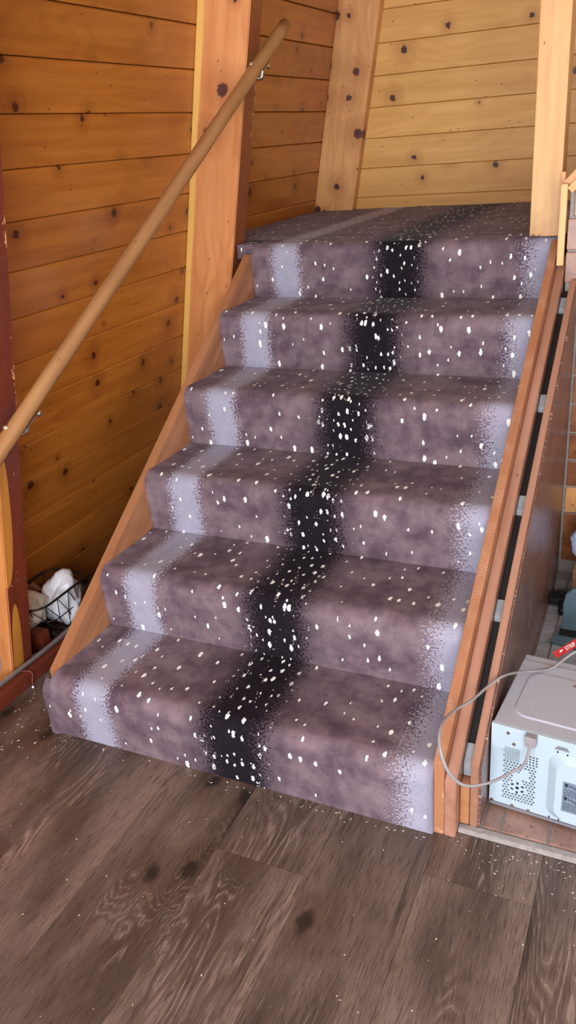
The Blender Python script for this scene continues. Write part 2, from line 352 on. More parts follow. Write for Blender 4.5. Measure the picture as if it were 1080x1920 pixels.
# ------------------------------------------------------------------ floor
floor = tag(box('floor', (-1.2, -3.05, -0.05), (3.6, YB + 0.1, -0.0125), m_dark, bev=0), kind='structure')
def plank_mesh(L, w, t, ct, cb):
    bm = bmesh.new(); prof = [(0, -t), (0, -cb), (cb, 0), (w - ct, 0), (w, -ct), (w, -t)]
    return bm_prism(bm, prof, 'x', 0, L)
s0, pw = 0.153, 0.2325
joints = {-2: [-1.6, -0.35], -1: [-0.95], 0: [-1.25], 1: [-0.80], 2: [-0.212], 3: [-1.0], 4: [-0.115], 5: [-0.72], 6: [-0.3], 7: [-1.4]}
first = True
for k in range(-3, 11):
    x0 = s0 + (k - 0) * pw
    xa = x0 + 0.0; end = 1.30 if x0 + pw < 0.16 else (0.02 if x0 < 1.05 else 0.026)
    ys = [-3.0] + joints.get(k, [-0.9, ]) + [end]
    for a, b in zip(ys[:-1], ys[1:]):
        bm = plank_mesh(b - a - 0.0007, pw - 0.0007, 0.0115, 0.0006, 0.0006)
        # local X -> world Y, local Y -> world -X, local Z up
        mesh_obj('plank', bm, m_vinyl, floor, frame((0, 1, 0), (-1, 0, 0), (0, 0, 1), (xa + pw, a, 0)))
# ------------------------------------------------------------------ leaning left wall
cth = 1 / math.sqrt(1 + LB * LB); DIR = Vector((LB * cth, 0, cth)); NRM = Vector((cth, 0, -LB * cth))
bm = bm_prism(bmesh.new(), [(LA - 0.022, 0), (LA - 0.022 + LB * 3.0, 3.0), (LA - 0.12 + LB * 3.0, 3.0), (LA - 0.12, 0)], 'y', -3.0, YB + 0.08)
wall_l = tag(mesh_obj('wall_left', bm, m_ply), kind='structure')
PZ, Z0 = 0.1328, 1.4615
for k in range(-11, 12):
    z = Z0 + k * PZ
    for a, b in ((-1.4, 0.178), (0.1785, 1.474), (1.4745, YB - 0.002)):
        zz = max(z, 0.0); wid = (z + PZ - zz) / cth - 0.0022
        bm = plank_mesh(b - a, wid, 0.018, 0.005, 0.0022)
        mesh_obj('plank', bm, m_wall_l, wall_l, frame((0, 1, 0), DIR, NRM, (LA + LB * zz, a, zz)))
# ------------------------------------------------------------------ back wall
wall_b = tag(box('wall_back', (-0.7, YB + 0.02, 0), (3.6, YB + 0.1, 3.0), m_ply, bev=0), kind='structure')
for k in range(-3, 12):
    z = Z0 - 0.002 + k * PZ; x0 = LA + LB * (z + PZ) + 0.004
    for a, b in ((x0, 2.05), (2.052, 3.55)):
        bm = plank_mesh(b - a, PZ - 0.0015, 0.018, 0.003, 0.0015)
        mesh_obj('plank', bm, m_wall_b, wall_b, frame((1, 0, 0), (0, 0, 1), (0, -1, 0), (a, YB, z)))
# ------------------------------------------------------------------ the rest of the room: ceiling, side and front walls with windows
tag(box('ceiling', (-0.2, -3.05, 3.0), (3.6, YB + 0.1, 3.08), m_plaster, bev=0), kind='structure')
def holed_wall(name, axis, c0, c1, a0, a1, z1, h):
    bm = bmesh.new()
    def bx(u0, u1, w0, w1):
        if axis == 'y': bm_box(bm, (u0, c0, w0), (u1, c1, w1))
        else: bm_box(bm, (c0, u0, w0), (c1, u1, w1))
    bx(a0, h[0], 0, z1); bx(h[1], a1, 0, z1); bx(h[0], h[1], 0, h[2]); bx(h[0], h[1], h[3], z1)
    return tag(mesh_obj(name, bm, m_wall_b), kind='structure')
holed_wall('wall_front', 'y', -3.05, -3.0, -0.5, 3.6, 3.0, (0.15, 2.85, 0.3, 2.3))
holed_wall('wall_right', 'x', 3.55, 3.6, -3.0, YB, 3.0, (-1.2, 0.3, 0.9, 2.3))
def win(name, axis, c, a0, a1, z0, z1):
    w = tag(empty(name, (0, 0, 0)), kind='structure')
    def bx(u0, u1, w0, w1, nm='frame_bar'):
        if axis == 'y': box(nm, (u0, c - 0.03, w0), (u1, c + 0.03, w1), m_post_up, w)
        else: box(nm, (c - 0.03, u0, w0), (c + 0.03, u1, w1), m_post_up, w)
    bx(a0, a0 + 0.05, z0, z1); bx(a1 - 0.05, a1, z0, z1); bx(a0 + .05, a1 - .05, z0, z0 + 0.05); bx(a0 + .05, a1 - .05, z1 - 0.05, z1); m = (a0 + a1) / 2; bx(m - 0.02, m + 0.02, z0 + .05, z1 - .05)
win('window_1', 'y', -3.03, 0.15, 2.85, 0.3, 2.3); win('window_2', 'x', 3.58, -1.2, 0.3, 0.9, 2.3)

# ------------------------------------------------------------------ leaning timber posts
def rafter(y0, th, depth, zb, mats, label, zt=2.9):
    """front face at y0 (towards the viewer), leaning with the wall"""
    L0 = zb / cth; L1 = zt / cth; bm = bmesh.new()
    vs = []
    for X, cut in ((L0, 1), (L1, 0)):
        for (Y, Z) in ((0, 0), (th, 0), (th, depth), (0, depth)):
            vs.append(bm.verts.new((X + cut * Z * LB, Y, Z)))
    for idx in ((0, 1, 2, 3), (7, 6, 5, 4), (0, 4, 5, 1), (1, 5, 6, 2), (2, 6, 7, 3), (3, 7, 4, 0)): bm.faces.new([vs[i] for i in idx])
    bmesh.ops.recalc_face_normals(bm, faces=bm.faces[:])
    bmesh.ops.bevel(bm, geom=[e for e in bm.edges if abs((e.verts[0].co - e.verts[1].co).x) > 0.5], offset=0.003, segments=2, affect='EDGES')
    for f in bm.faces:
        f.material_index = 1 if f.normal.z > 0.3 else 0
    o = mesh_obj('timber_post', bm, mats, None, frame(DIR, (0, -1, 0), NRM, (LA, y0 + th, 0)))
    return tag(o, label, 'post', 'leaning wall timbers')
rafter(0.135, 0.09, 0.205 * cth, 0.0, [m_post_fresh, m_red1], 'dark red stained leaning post with yellow bare patches, nearest the floor basket')
rafter(1.43, 0.09, 0.205 * cth, 0.0, [m_post_fresh, m_red2], 'orange leaning timber post with dark worn side, beside the top step under the handrail')
rafter(2.70, 0.056, 0.205 * cth, 1.141, [m_post_pale, m_post_pale], 'pale knotty leaning timber in the far corner of the landing')
def upright():
    bm = bm_box(bmesh.new(), (0, 0, 0), (1.80, 0.09, 0.09), 0.003)
    o = mesh_obj('timber_post', bm, m_post_up, None, frame((0, 0, 1), (1, 0, 0), (0, 1, 0), (0.998, 1.432, 1.143)))
    return tag(o, 'blond upright square post standing at the right edge of the landing', 'post')
upright()

# ------------------------------------------------------------------ staircase
stair = tag(empty('staircase', (0.5, 0.0, 0)), 'six-riser wooden staircase covered in purple-brown carpet with black and pale stripes and white flecks', 'staircase')
stair_inv = Matrix.Translation((-0.5, 0, 0))
def unshift(o):
    o.matrix_local = stair_inv @ o.matrix_local; return o
RN = 0.042
def step_profile(y0, z0, y1, ov=0.008):
    z1 = z0 + RISE; P = [(y0 - ov * t, z0 + (RISE - RN) * t) for t in (0, .15, .3, .5, .7, .85, 1.0)]
    cy, cz = y0 - ov + RN, z1 - RN
    for i in range(1, 9):
        a = math.pi - (math.pi / 2) * i / 8; P.append((cy + RN * math.cos(a), cz + RN * math.sin(a)))
    n = 12
    for i in range(1, n + 1):
        t = i / n; P.append((cy + (y1 - cy) * t, z1 - 0.004 * math.sin(math.pi * t)))
    return P
def sheet(bm, uvl, prof, xs, v0, close_back=None, wav=0.0018):
    cum = [v0]
    for a, b in zip(prof[:-1], prof[1:]): cum.append(cum[-1] + math.dist(a, b))
    grid = []
    for x in xs:
        col = []
        for i, (y, z) in enumerate(prof):
            dn = mnoise.noise((x * 7, y * 7, z * 7)) * wav if 0 < i < len(prof) - 1 else 0
            col.append(bm.verts.new((x, y - dn, z + dn)))
        grid.append(col)
    for i in range(len(xs) - 1):
        for j in range(len(prof) - 1):
            f = bm.faces.new((grid[i][j], grid[i + 1][j], grid[i + 1][j + 1], grid[i][j + 1])); f.smooth = True
            for lp, (ii, jj) in zip(f.loops, ((i, j), (i + 1, j), (i + 1, j + 1), (i, j + 1))): lp[uvl].uv = (xs[ii], cum[jj])
    if close_back:
        # ends and underside of the block
        for gi in (0, -1):
            col = grid[gi]; vb = bm.verts.new((xs[gi], close_back[0], close_back[1]))
            vb2 = bm.verts.new((xs[gi], prof[-1][0], close_back[1]))
            f = bm.faces.new(([*col, vb2] if gi else [*col, vb2][::-1]))
            for lp in f.loops: lp[uvl].uv = (xs[gi], v0 + lp.vert.co.z)
    return cum[-1]
xs = [WID * i / 48 for i in range(49)]
v = 0.0
for k in range(1, 7):
    bm = bmesh.new(); uvl = bm.loops.layers.uv.new('UVMap')
    y0, z0 = (k - 1) * RUN, (k - 1) * RISE
    if k < 6:
        v = sheet(bm, uvl, step_profile(y0, z0, y0 + RUN), xs, v, (y0, z0))
        if k == 1:
            # carpet wrapped round the left end of the bottom step
            px = [(0.012, 0.004), (-0.012, -0.006), (-0.030, -0.002), (-0.042, 0.008), (-0.048, 0.022), (-0.045, 0.036)]
            zs = [0, 0.03, 0.06, 0.09, 0.12, 0.145, 0.16, 0.168]
            G = [[bm.verts.new((x - 0.008 * math.sin(z * 18) * (i / 5), y - 0.004 * math.sin(z * 30 + i) + (0.03 * max(0, (z - 0.12) / 0.05) ** 2 if i else 0), z - 0.02 * (z / 0.168) * (i / 5) ** 2)) for z in zs] for i, (x, y) in enumerate(px)]
            for i in range(5):
                for j in range(7):
                    f = bm.faces.new((G[i + 1][j], G[i][j], G[i][j + 1], G[i + 1][j + 1])); f.smooth = True
                    for lp in f.loops: lp[uvl].uv = (lp.vert.co.x, lp.vert.co.z)
            back = [bm.verts.new((0.0, 0.036, z)) for z in (0, 0.17)]
            f = bm.faces.new([g[-1] for g in G] + [back[1]])
            for lp in f.loops: lp[uvl].uv = (lp.vert.co.x, 0.17 + lp.vert.co.y)
        o = mesh_obj('step', bm, m_carpet, stair); unshift(o)
    else:
        prof = step_profile(y0, z0, 1.535)
        xs6 = [0.0 + (1.092) * i / 48 for i in range(49)]
        v = sheet(bm, uvl, prof, xs6, v)
        # landing deck
        ye = [1.535 + (YB - 0.004 - 1.535) * i / 12 for i in range(13)]
        zl = 6 * RISE
        xl = [-0.272] + [0.0 + 1.8 * i / 30 for i in range(31)]
        grid = [[bm.verts.new((x, y, zl + mnoise.noise((x * 5, y * 5, 0)) * 0.002)) for y in ye] for x in xl]
        for i in range(len(xl) - 1):
            for j in range(12):
                f = bm.faces.new((grid[i][j], grid[i + 1][j], grid[i + 1][j + 1], grid[i][j + 1])); f.smooth = True
                for lp, (ii, jj) in zip(f.loops, ((i, j), (i + 1, j), (i + 1, j + 1), (i, j + 1))): lp[uvl].uv = (xl[ii], v + ye[jj] - 1.535)
        # strip beside the post and edge of the landing on the left
        q = [(-0.066, 1.440), (0.0, 1.440), (0.0, 1.535), (-0.066, 1.535)]
        for zz, fl in ((zl - 0.002, 0),):
            f = bm.faces.new([bm.verts.new((a, b, zz)) for a, b in q])
            for lp in f.loops: lp[uvl].uv = (lp.vert.co.x, v + lp.vert.co.y - 1.535)
            f = bm.faces.new([bm.verts.new(c) for c in ((-0.066, 1.440, zz - 0.05), (0, 1.440, zz - 0.05), (0, 1.440, zz), (-0.066, 1.440, zz))])
            for lp in f.loops: lp[uvl].uv = (lp.vert.co.x, lp.vert.co.z)
        o = mesh_obj('landing', bm, m_carpet, stair); unshift(o); o['label'] = 'carpeted top riser and landing'
def stringer_poly(y0, y1, h, zb=0.0):
    return [(y0, zb), (y0, h + SLOPE * y0), (y1, h + SLOPE * y1), (y1, zb)]
def sprism(name, poly, x0, x1, mat, bev=0.002):
    o = prism(name, poly, 'x', x0, x1, mat, stair, bev); return unshift(o)
def sloped_board(name, y0, y1, h, x0, x1, mat, zb=0.0):
    """board whose grain runs up the slope: local X along the slope"""
    ca = math.cos(math.atan(SLOPE)); sa = math.sin(math.atan(SLOPE))
    X = Vector((0, ca, sa)); Z = Vector((0, -sa, ca)); Y = Z.cross(X)       # Y -> +/-x
    base = Vector((0, y0, h + SLOPE * y0)); bm = bmesh.new()
    M = frame(X, Y, Z, base); Mi = M.inverted()
    poly = stringer_poly(y0, y1, h, zb)
    a = [bm.verts.new(Mi @ Vector((x0, p[0], p[1]))) for p in poly]; b = [bm.verts.new(Mi @ Vector((x1, p[0], p[1]))) for p in poly]
    fs = [bm.faces.new(a), bm.faces.new(b[::-1])] + [bm.faces.new((a[i], b[i], b[(i + 1) % 4], a[(i + 1) % 4])) for i in range(4)]
    bmesh.ops.recalc_face_normals(bm, faces=fs); bmesh.ops.bevel(bm, geom=bm.edges[:], offset=0.0025, segments=2, affect='EDGES')
    return mesh_obj(name, bm, mat, stair, stair_inv @ M)
sloped_board('stringer', 0.037, 1.425, 0.158, -0.032, -0.0005, m_board)
o = sprism('stringer', stringer_poly(0.008, 1.40, 0.203), WID + 0.0005, WID + 0.0245, m_saw); o['label'] = 'rough-sawn orange inner board'
sloped_board('stringer', 0.006, 1.398, 0.158, WID + 0.0255, WID + 0.051, m_board2)
sloped_board('outer_stringer', 0.05, 1.318, 0.150, WID + 0.0735, WID + 0.092, m_board2, 0.0045)
o = sprism('side_panel', stringer_poly(0.052, 1.318, 0.142, 0.0045), WID + 0.0925, WID + 0.098, m_panel, 0.001); o['label'] = 'scratched dark brown side panel'
sprism('gap_shade_strip', stringer_poly(0.08, 1.33, 0.105, 0.0045), WID + 0.0515, WID + 0.073, m_black)  # black strip added in the gap to stand for its shade
for y in (0.092, 0.40, 0.66, 0.95, 1.27):
    zt = 0.120 + SLOPE * y
    o = sprism('spacer_block', [(y - 0.02, zt - 0.05), (y - 0.02, zt - 0.0133), (y + 0.02, zt + 0.0133), (y + 0.02, zt - 0.03)], WID + 0.052, WID + 0.0725, m_clip, 0.003)
    o['label'] = 'grey spacer block in the gap'
unshift(box('front_block', (WID + 0.052, 0.045, 0.012), (WID + 0.0728, 0.078, 0.128), m_board, stair))

# ------------------------------------------------------------------ handrail on brackets
hr = tag(empty('handrail', (-0.08, 0.089, 0.8)), 'long round wooden handrail sloping up the left wall on metal brackets', 'handrail')
A = Vector((-0.08, 0.089, 0.812)); Bv = Vector((0.10, 1.641, 1.849)); ax = (Bv - A).normalized(); start = A - ax * 0.75
Lr = (Bv - start).length; bm = bmesh.new()
pts = [Vector((Lr * i / 40, mnoise.noise((i * 0.3, 1, 0)) * 0.0015, mnoise.noise((i * 0.3, 5, 0)) * 0.0015)) for i in range(41)]
bm_tube(bm, pts, 0.0225, 18, radf=lambda t: 0.82 if t > 0.999 else 1.0)
Yl = Vector((0, 0, 1)).cross(ax).normalized(); Zl = ax.cross(Yl)
o = mesh_obj('rail', bm, m_rail, hr, Matrix.Translation(-Vector(hr.location)) @ frame(ax, Yl, Zl, start), smooth=True)
def bracket(y):
    t = (y - A.y) / (Bv.y - A.y); c = A + (Bv - A) * t; zz = c.z - 0.055; fx = -0.295 + LB * zz
    off = -Vector(hr.location); bm = bmesh.new()
    bm_cyl(bm, Vector((fx + 0.004, y, zz)) + off, NRM, 0.022, 0.006, 16)
    b = mesh_obj('bracket', bm, m_chrome, hr)
    tube('arm', [Vector(p) + off for p in catmull([(fx + 0.005, y, zz), (fx + 0.035, y, zz - 0.004), (c.x - 0.006, y, zz + 0.006), (c.x, y, c.z - 0.024)], 6)], 0.007, m_chrome, b, 8)
    s = bmesh.new(); q = c + off
    mm = frame(ax, Yl, Zl, q - Zl * 0.0245); bm_box(s, (-0.03, -0.012, -0.002), (0.03, 0.012, 0.002), 0.001); bmesh.ops.transform(s, matrix=mm, verts=s.verts[:])
    mesh_obj('saddle', s, m_chrome, b)
    bq = c + off - Vector((0.012, 0, 0.020))
    tube('cross_bar', [bq - Vector((0, 0.062, 0.0)), bq + Vector((0, 0.062, 0.0))], 0.006, m_chrome, b, 8)
    for dy in (-0.062, 0.062):
        s = bmesh.new(); bmesh.ops.create_uvsphere(s, u_segments=12, v_segments=8, radius=0.0095, matrix=Matrix.Translation(bq + Vector((0, dy, 0)))); mesh_obj('knob', s, m_chrome, b, smooth=True)
    for dz in (-0.013, 0.013):
        s = bmesh.new(); bmesh.ops.create_uvsphere(s, u_segments=10, v_segments=6, radius=0.006, matrix=Matrix.Translation(Vector((fx + 0.008 + LB * dz, y, zz + dz)) + off)); mesh_obj('screw', s, m_chrome, b, smooth=True)
bracket(0.19); bracket(1.475)

# ------------------------------------------------------------------ baseboard, conduit, cable by the left wall
bb = tag(box('baseboard_left', (0, -0.055, 0), (4.2, 0, 0.045), m_base, None, 0.004, frame((0, 1, 0), (-1, 0, 0), (0, 0, 1), (-0.293, -2.9, 0.0005))), kind='structure')
bm = bmesh.new(); n = 460; pts = [Vector((-0.268 + 0.006 * math.sin(i * 0.02), -1.2 + 2.0 * i / n, 0.0555 + 0.0012 * math.sin(i * 0.05))) for i in range(n + 1)]
bm_tube(bm, pts, 0.0085, 8, radf=lambda t: 1.0 if int(round(t * n)) % 2 else 0.80)
cond = tag(mesh_obj('metal_conduit', bm, m_conduit, smooth=True), 'ribbed grey metal conduit lying along the red baseboard', 'conduit')
for y in (0.02, 0.42):
    b2 = bmesh.new(); bm_tube(b2, [Vector((-0.268 + 0.0095 * math.cos(a), y, 0.0555 + 0.0095 * math.sin(a))) for a in (math.pi * i / 8 for i in range(-1, 10))], 0.0035, 6, flat=1.0); mesh_obj('strap', b2, m_conduit, cond, smooth=True)
wl = tube('cable_loop', catmull([(-0.282, -0.20, 0.060), (-0.282, -0.04, 0.13), (-0.282, 0.05, 0.20), (-0.282, 0.092, 0.18), (-0.282, 0.096, 0.13), (-0.282, 0.08, 0.085), (-0.280, 0.01, 0.0505)], 8), 0.0028, m_label, seg=8)
tag(wl, 'thin white cable loop against the foot of the dark red post', 'cable')
nl = tag(empty('wire_hook', (-0.236, 0.16, 0.04)), 'thin red-brown wire with pale tip hanging over the red baseboard', 'wire')
tube('wire', catmull([(-0.026, -0.012, 0.0095), (-0.008, -0.002, 0.0085), (0.003, 0.0, 0.0), (0.006, -0.01, -0.02), (0.012, -0.018, -0.034)], 6), 0.0016, m_base, nl, 6)
b2 = bmesh.new(); bmesh.ops.create_uvsphere(b2, u_segments=8, v_segments=6, radius=0.004, matrix=Matrix.Translation((0.013, -0.019, -0.035))); mesh_obj('tip', b2, m_white, nl, smooth=True)

# ------------------------------------------------------------------ basket with bags behind the baseboard
bk = tag(empty('wire_basket', (-0.375, 0.42, 0.0)), 'black wire basket with diamond lattice between red post and staircase', 'basket')
def rrect(cx, cy, hx, hy, r, z, n=6):
    out = []
    for sx, sy, a0 in ((1, 1, 0), (-1, 1, 90), (-1, -1, 180), (1, -1, 270)):
        for i in range(n):
            a = math.radians(a0 + 90 * i / (n - 1)); out.append(Vector((cx + sx * (hx - r) + r * math.cos(a), cy + sy * (hy - r) + r * math.sin(a), z)))
    return out
RIM = rrect(0.008, -0.005, 0.086, 0.135, 0.06, 0.175); MID = rrect(0.008, 0.022, 0.078, 0.105, 0.05, 0.100); BOT = rrect(0.008, 0.045, 0.068, 0.076, 0.04, 0.006)
tube('rim', RIM, 0.004, m_wire, bk, 8, True); tube('hoop', MID, 0.0018, m_wire, bk, 6, True); tube('base_hoop', BOT, 0.003, m_wire, bk, 6, True)
def at(loop, t):
    n = len(loop); L = [0]
    for i in range(n): L.append(L[-1] + (loop[(i + 1) % n] - loop[i]).length)
    s = (t % 1.0) * L[-1]
    for i in range(n):
        if s <= L[i + 1]: return loop[i].lerp(loop[(i + 1) % n], (s - L[i]) / max(1e-9, L[i + 1] - L[i]))
for i in range(14):
    for sgn in (1, -1):
        tube('lattice_wire', [at(RIM, i / 14), at(MID, (i + sgn * 0.5) / 14), at(BOT, (i + sgn * 1.0) / 14)], 0.0017, m_wire, bk, 5)
for i in range(5):
    y = -0.02 + 0.032 * i; tube('base_wire', [(-0.06, y, 0.006), (0.076, y, 0.006)], 0.0016, m_wire, bk, 5)
def lump(name, c, r, seed, mat, label, amp=0.28, freq=3.0, tip=None):
    bm = bmesh.new(); bmesh.ops.create_icosphere(bm, subdivisions=5, radius=1.0)
    for v_ in bm.verts:
        p = v_.co.copy(); q = p * freq + Vector((seed, seed * 2.1, -seed))
        d = mnoise.noise(p * 1.3 + Vector((seed, 0, 0))) * 0.35 + (1 - abs(mnoise.noise(q))) * amp - amp * 0.7 + (abs(mnoise.noise(q * 2.0 + Vector((4, 1, 2))))) * amp * 0.35
        v_.co = Vector((p.x * r[0], p.y * r[1], p.z * r[2])) * (1 + d)
        if tip and p.z > 0.75: v_.co.z += (p.z - 0.75) * tip
    return tag(mesh_obj(name, bm, mat, None, Matrix.Translation(c), smooth=True), label, 'bag')
lump('plastic_bag', (-0.342, 0.470, 0.116), (0.060, 0.066, 0.088), 3.3, m_bag, 'crumpled bright white plastic bag on the stair side of the wire basket', 0.22, 1.6)
lump('plastic_bag', (-0.392, 0.358, 0.128), (0.056, 0.056, 0.056), 8.1, m_bag2, 'crumpled cream plastic bag in the wire basket, next to the red post', 0.22, 1.5)
bm = bm_prism(bmesh.new(), [(-0.03, 0), (0.028, 0.006), (0.022, 0.055), (0.004, 0.045), (-0.004, 0.075), (-0.024, 0.05)], 'y', -0.0015, 0.0015)
tag(mesh_obj('paper_scrap', bm, m_kraft, None, Matrix.Translation((-0.415, 0.42, 0.15)) @ Matrix.Rotation(0.5, 4, 'X') @ Matrix.Rotation(0.6, 4, 'Z')), 'torn brown paper scrap standing in the wire basket', 'paper')
tag(box('wood_block', (-0.425, 0.296, 0.0), (-0.306, 0.338, 0.080), m_base, None, 0.003), 'dark red painted wood block under the front rim of the wire basket', 'block')
jar = tag(empty('jar', (-0.330, 0.272, 0)), 'small white jar with shiny lid beside the dark red block', 'jar')
cyl('jar_body', (0, 0, 0.014), (0, 0, 1), 0.0135, 0.026, m_bag, jar, 18); cyl('jar_lid', (0, 0, 0.032), (0, 0, 1), 0.0145, 0.010, m_chrome, jar, 18)

# ------------------------------------------------------------------ tiled hearth and tiled wall on the right
hearth = tag(box('tiled_hearth', (WID + 0.0525, 0.0315, -0.012), (2.9, 1.38, 0.0035), m_grout, bev=0), 'low hearth of terracotta floor tiles beside the stairs under the microwave', 'hearth')
tsrc = {}
def ftile(a, b):
    gm = m_tile_g if a[1] > 0.5 else m_tile_f
    key = (round(b[0] - a[0], 3), round(b[1] - a[1], 3), gm.name)
    if key not in tsrc:
        bm = bm_box(bmesh.new(), (0, 0, 0), (key[0], key[1], 0.0055), 0.0018); tsrc[key] = mesh_obj('tile', bm, gm, hearth, Matrix.Translation((a[0], a[1], 0.0035)))
    else: copy_obj(tsrc[key], hearth, Matrix.Translation((a[0], a[1], 0.0035)))
g = 0.006
ycuts = [0.052, 0.138] + [0.138 + 0.103 * i for i in range(1, 13)]
for j in range(len(ycuts) - 1):
    if ycuts[j + 1] > 1.34: break
    for i in range(-1, 12):
        xa = 1.214 + 0.1045 * i; xb = xa + 0.1045
        xa = max(xa, WID + 0.1005)
        if j == 0: pass
        if xb - xa < 0.02: continue
        ftile((xa + g / 2, ycuts[j] + g / 2), (xb - g / 2, ycuts[j + 1] - g / 2))
tag(prism('trim_1', [(0.0265, -0.0005), (0.0265, 0.004), (0.034, 0.0075), (0.050, 0.0070), (0.050, 0.0036), (0.0318, 0.0036), (0.0318, -0.0005)], 'x', WID + 0.052, 2.9, m_grout, bev=0.001), kind='structure')
TY = 1.345
top = lambda x: 1.305 + max(0.0, (x - 1.118)) * 1.05
wt = tag(mesh_obj('wall_right_tiled', bm_prism(bmesh.new(), [(WID + 0.056, 0.0), (2.2, 0.0), (2.2, 2.2), (top(0) * 0 + 1.97, 2.2), (1.122, 1.308), (WID + 0.056, 1.308)], 'y', TY, TY + 0.06), m_grout), kind='structure')
def wtile(x0, x1, z0, z1, tan=False):
    bm = bm_box(bmesh.new(), (0, 0, 0), (x1 - x0, 0.012, z1 - z0), 0.002)
    mesh_obj('tile', bm, m_tile_t if tan else m_tile_w, wt, Matrix.Translation((x0, TY - 0.0085, z0)))
X0 = WID + 0.1005
for i in range(9):
    xa = X0 - 0.04 + 0.098 * i; xa2 = max(xa, X0); wtile(xa2 + 0.003, xa + 0.095, 0.052, 0.234)
zr = 0.24
row = 0
while zr < 1.9:
    off = (0.065, 0.165, 0.11)[row % 3]; xa = X0 - 0.2 + off
    while xa < 2.0:
        a, b = max(xa, (X0 if zr < 1.0 else 1.122)), xa + 0.197
        if b - a > 0.015 and zr + 0.094 < top(a) - 0.02: wtile(a + 0.003, b - 0.003, zr, zr + 0.09, row == 0 and a < X0 + 0.05)
        xa += 0.2
    zr += 0.097; row += 1
# wooden trims that frame the tiled wall
tv = tag(box('trim_2', (0, 0, 0), (0.233, 0.020, 0.022), m_post_up, None, 0.002, frame((0, 0, 1), (1, 0, 0), (0, 1, 0), (1.101, TY - 0.032, 1.070))), kind='structure')
tvb = tag(box('trim_3', (0, 0, 0), (0.19, 0.014, 0.02), m_post_pale, None, 0.002, frame((0, 0, 1), (1, 0, 0), (0, 1, 0), (1.0885, TY + 0.06, 1.142))), kind='structure')
sa = math.atan(1.05)
def slope_trim(name, x, z, w, y0, y1, L, mat):
    X = Vector((math.cos(sa), 0, math.sin(sa))); Z = Vector((0, 1, 0)); Y = Z.cross(X)
    return tag(box(name, (0, 0, y0), (L, w, y1), mat, None, 0.002, frame(X, Y, Z, (x, 0, z))), kind='structure')
slope_trim('trim_4', 1.119, 1.292, 0.022, TY - 0.033, TY - 0.011, 0.9, m_post_up)
slope_trim('trim_5', 1.094, 1.297, 0.030, TY - 0.005, TY + 0.10, 0.95, m_post_pale)

# ------------------------------------------------------------------ microwave
mw = tag(empty('microwave', (1.174, 0.128, 0.0092)), 'white microwave oven with vented back panel on the terracotta tiles', 'microwave')
mw.rotation_euler.z = -0.085
MW, MD, MH = 0.46, 0.30, 0.242
VX0, VX1, VZ0, VZ1 = 0.028, 0.108, 0.034, 0.186
box('body', (0.0015, 0.006, 0.014), (MW - 0.0015, MD - 0.03, MH), m_mw_top, mw, 0.003)
box('front_bezel', (0.0005, MD - 0.0295, 0.014), (MW - 0.0005, MD, MH - 0.004), m_mw_top, mw, 0.004)
box('base', (0.002, -0.001, 0.006), (MW - 0.002, MD - 0.01, 0.0138), m_mw_gray, mw, 0.001)
for fx in (0.03, MW - 0.03):
    for fy in (0.03, MD - 0.04): cyl('foot', (fx, fy, 0.003), (0, 0, 1), 0.012, 0.006, m_black, mw)
# stamped plate on top
bm = bmesh.new()
def rr2(x0, y0, x1, y1, r, n=7):
    return [(p.x, p.y) for p in rrect((x0 + x1) / 2, (y0 + y1) / 2, (x1 - x0) / 2, (y1 - y0) / 2, r, 0, n)]
def plate(bm, poly_a, poly_b, za, zb, swap=None):
    A_ = [bm.verts.new(swap(p, za)) for p in poly_a]; B_ = [bm.verts.new(swap(p, zb)) for p in poly_b]; n = len(A_)
    bm.faces.new(B_)
    for i in range(n): bm.faces.new((A_[i], A_[(i + 1) % n], B_[(i + 1) % n], B_[i]))
    bmesh.ops.recalc_face_normals(bm, faces=bm.faces[:])
plate(bm, rr2(0.030, 0.045, MW - 0.03, MD - 0.075, 0.035), rr2(0.034, 0.049, MW - 0.034, MD - 0.079, 0.032), MH, MH + 0.0028, lambda p, z: (p[0], p[1], z))
mesh_obj('top_plate', bm, m_mw_top, mw)
cyl('screw', (0.14, MD - 0.10, MH + 0.0032), (0, 0, 1), 0.004, 0.002, m_chrome, mw)
# back panel with real vent holes (y = 0 plane)
bm = bmesh.new()
def quad(x0, z0, x1, z1): bm.faces.new([bm.verts.new(c) for c in ((x0, 0, z0), (x1, 0, z0), (x1, 0, z1), (x0, 0, z1))])
quad(0, 0.016, VX0, MH); quad(VX1, 0.016, MW, MH); quad(VX0, 0.016, VX1, VZ0); quad(VX0, VZ1, VX1, MH)
def cell(x0, z0, x1, z1, cx, cz, rx, rz, seg=10):
    """square with an elliptic hole"""
    ring = [bm.verts.new((cx + rx * math.cos(2 * math.pi * i / seg), 0, cz + rz * math.sin(2 * math.pi * i / seg))) for i in range(seg)]
    inner = [bm.verts.new((r_.co.x, 0.0035, r_.co.z)) for r_ in ring]
    cr = [bm.verts.new(c) for c in ((x1, 0, z0), (x1, 0, z1), (x0, 0, z1), (x0, 0, z0))]
    ang = [math.atan2(c.co.z - cz, c.co.x - cx) for c in cr]
    for i in range(seg):
        a = ring[i]; b = ring[(i + 1) % seg]; am = 2 * math.pi * (i + 0.5) / seg
        k = min(range(4), key=lambda q: abs(math.atan2(math.sin(am - ang[q]), math.cos(am - ang[q]))))
        bm.faces.new((a, b, cr[k])); bm.faces.new((a, inner[i], inner[(i + 1) % seg], b))
        an = 2 * math.pi * (i + 1.5) / seg; k2 = min(range(4), key=lambda q: abs(math.atan2(math.sin(an - ang[q]), math.cos(an - ang[q]))))
        if k2 != k: bm.faces.new((b, cr[k2], cr[k]))
def in_solid(x, z):
    dx, dz = x - 0.064, z - 0.075
    if math.hypot(dx, dz) < 0.021: return True
    return (abs(x - 0.079) < 0.010 and 0.105 < z < 0.135) or (0.052 < x < 0.074 and 0.098 < z < 0.118)
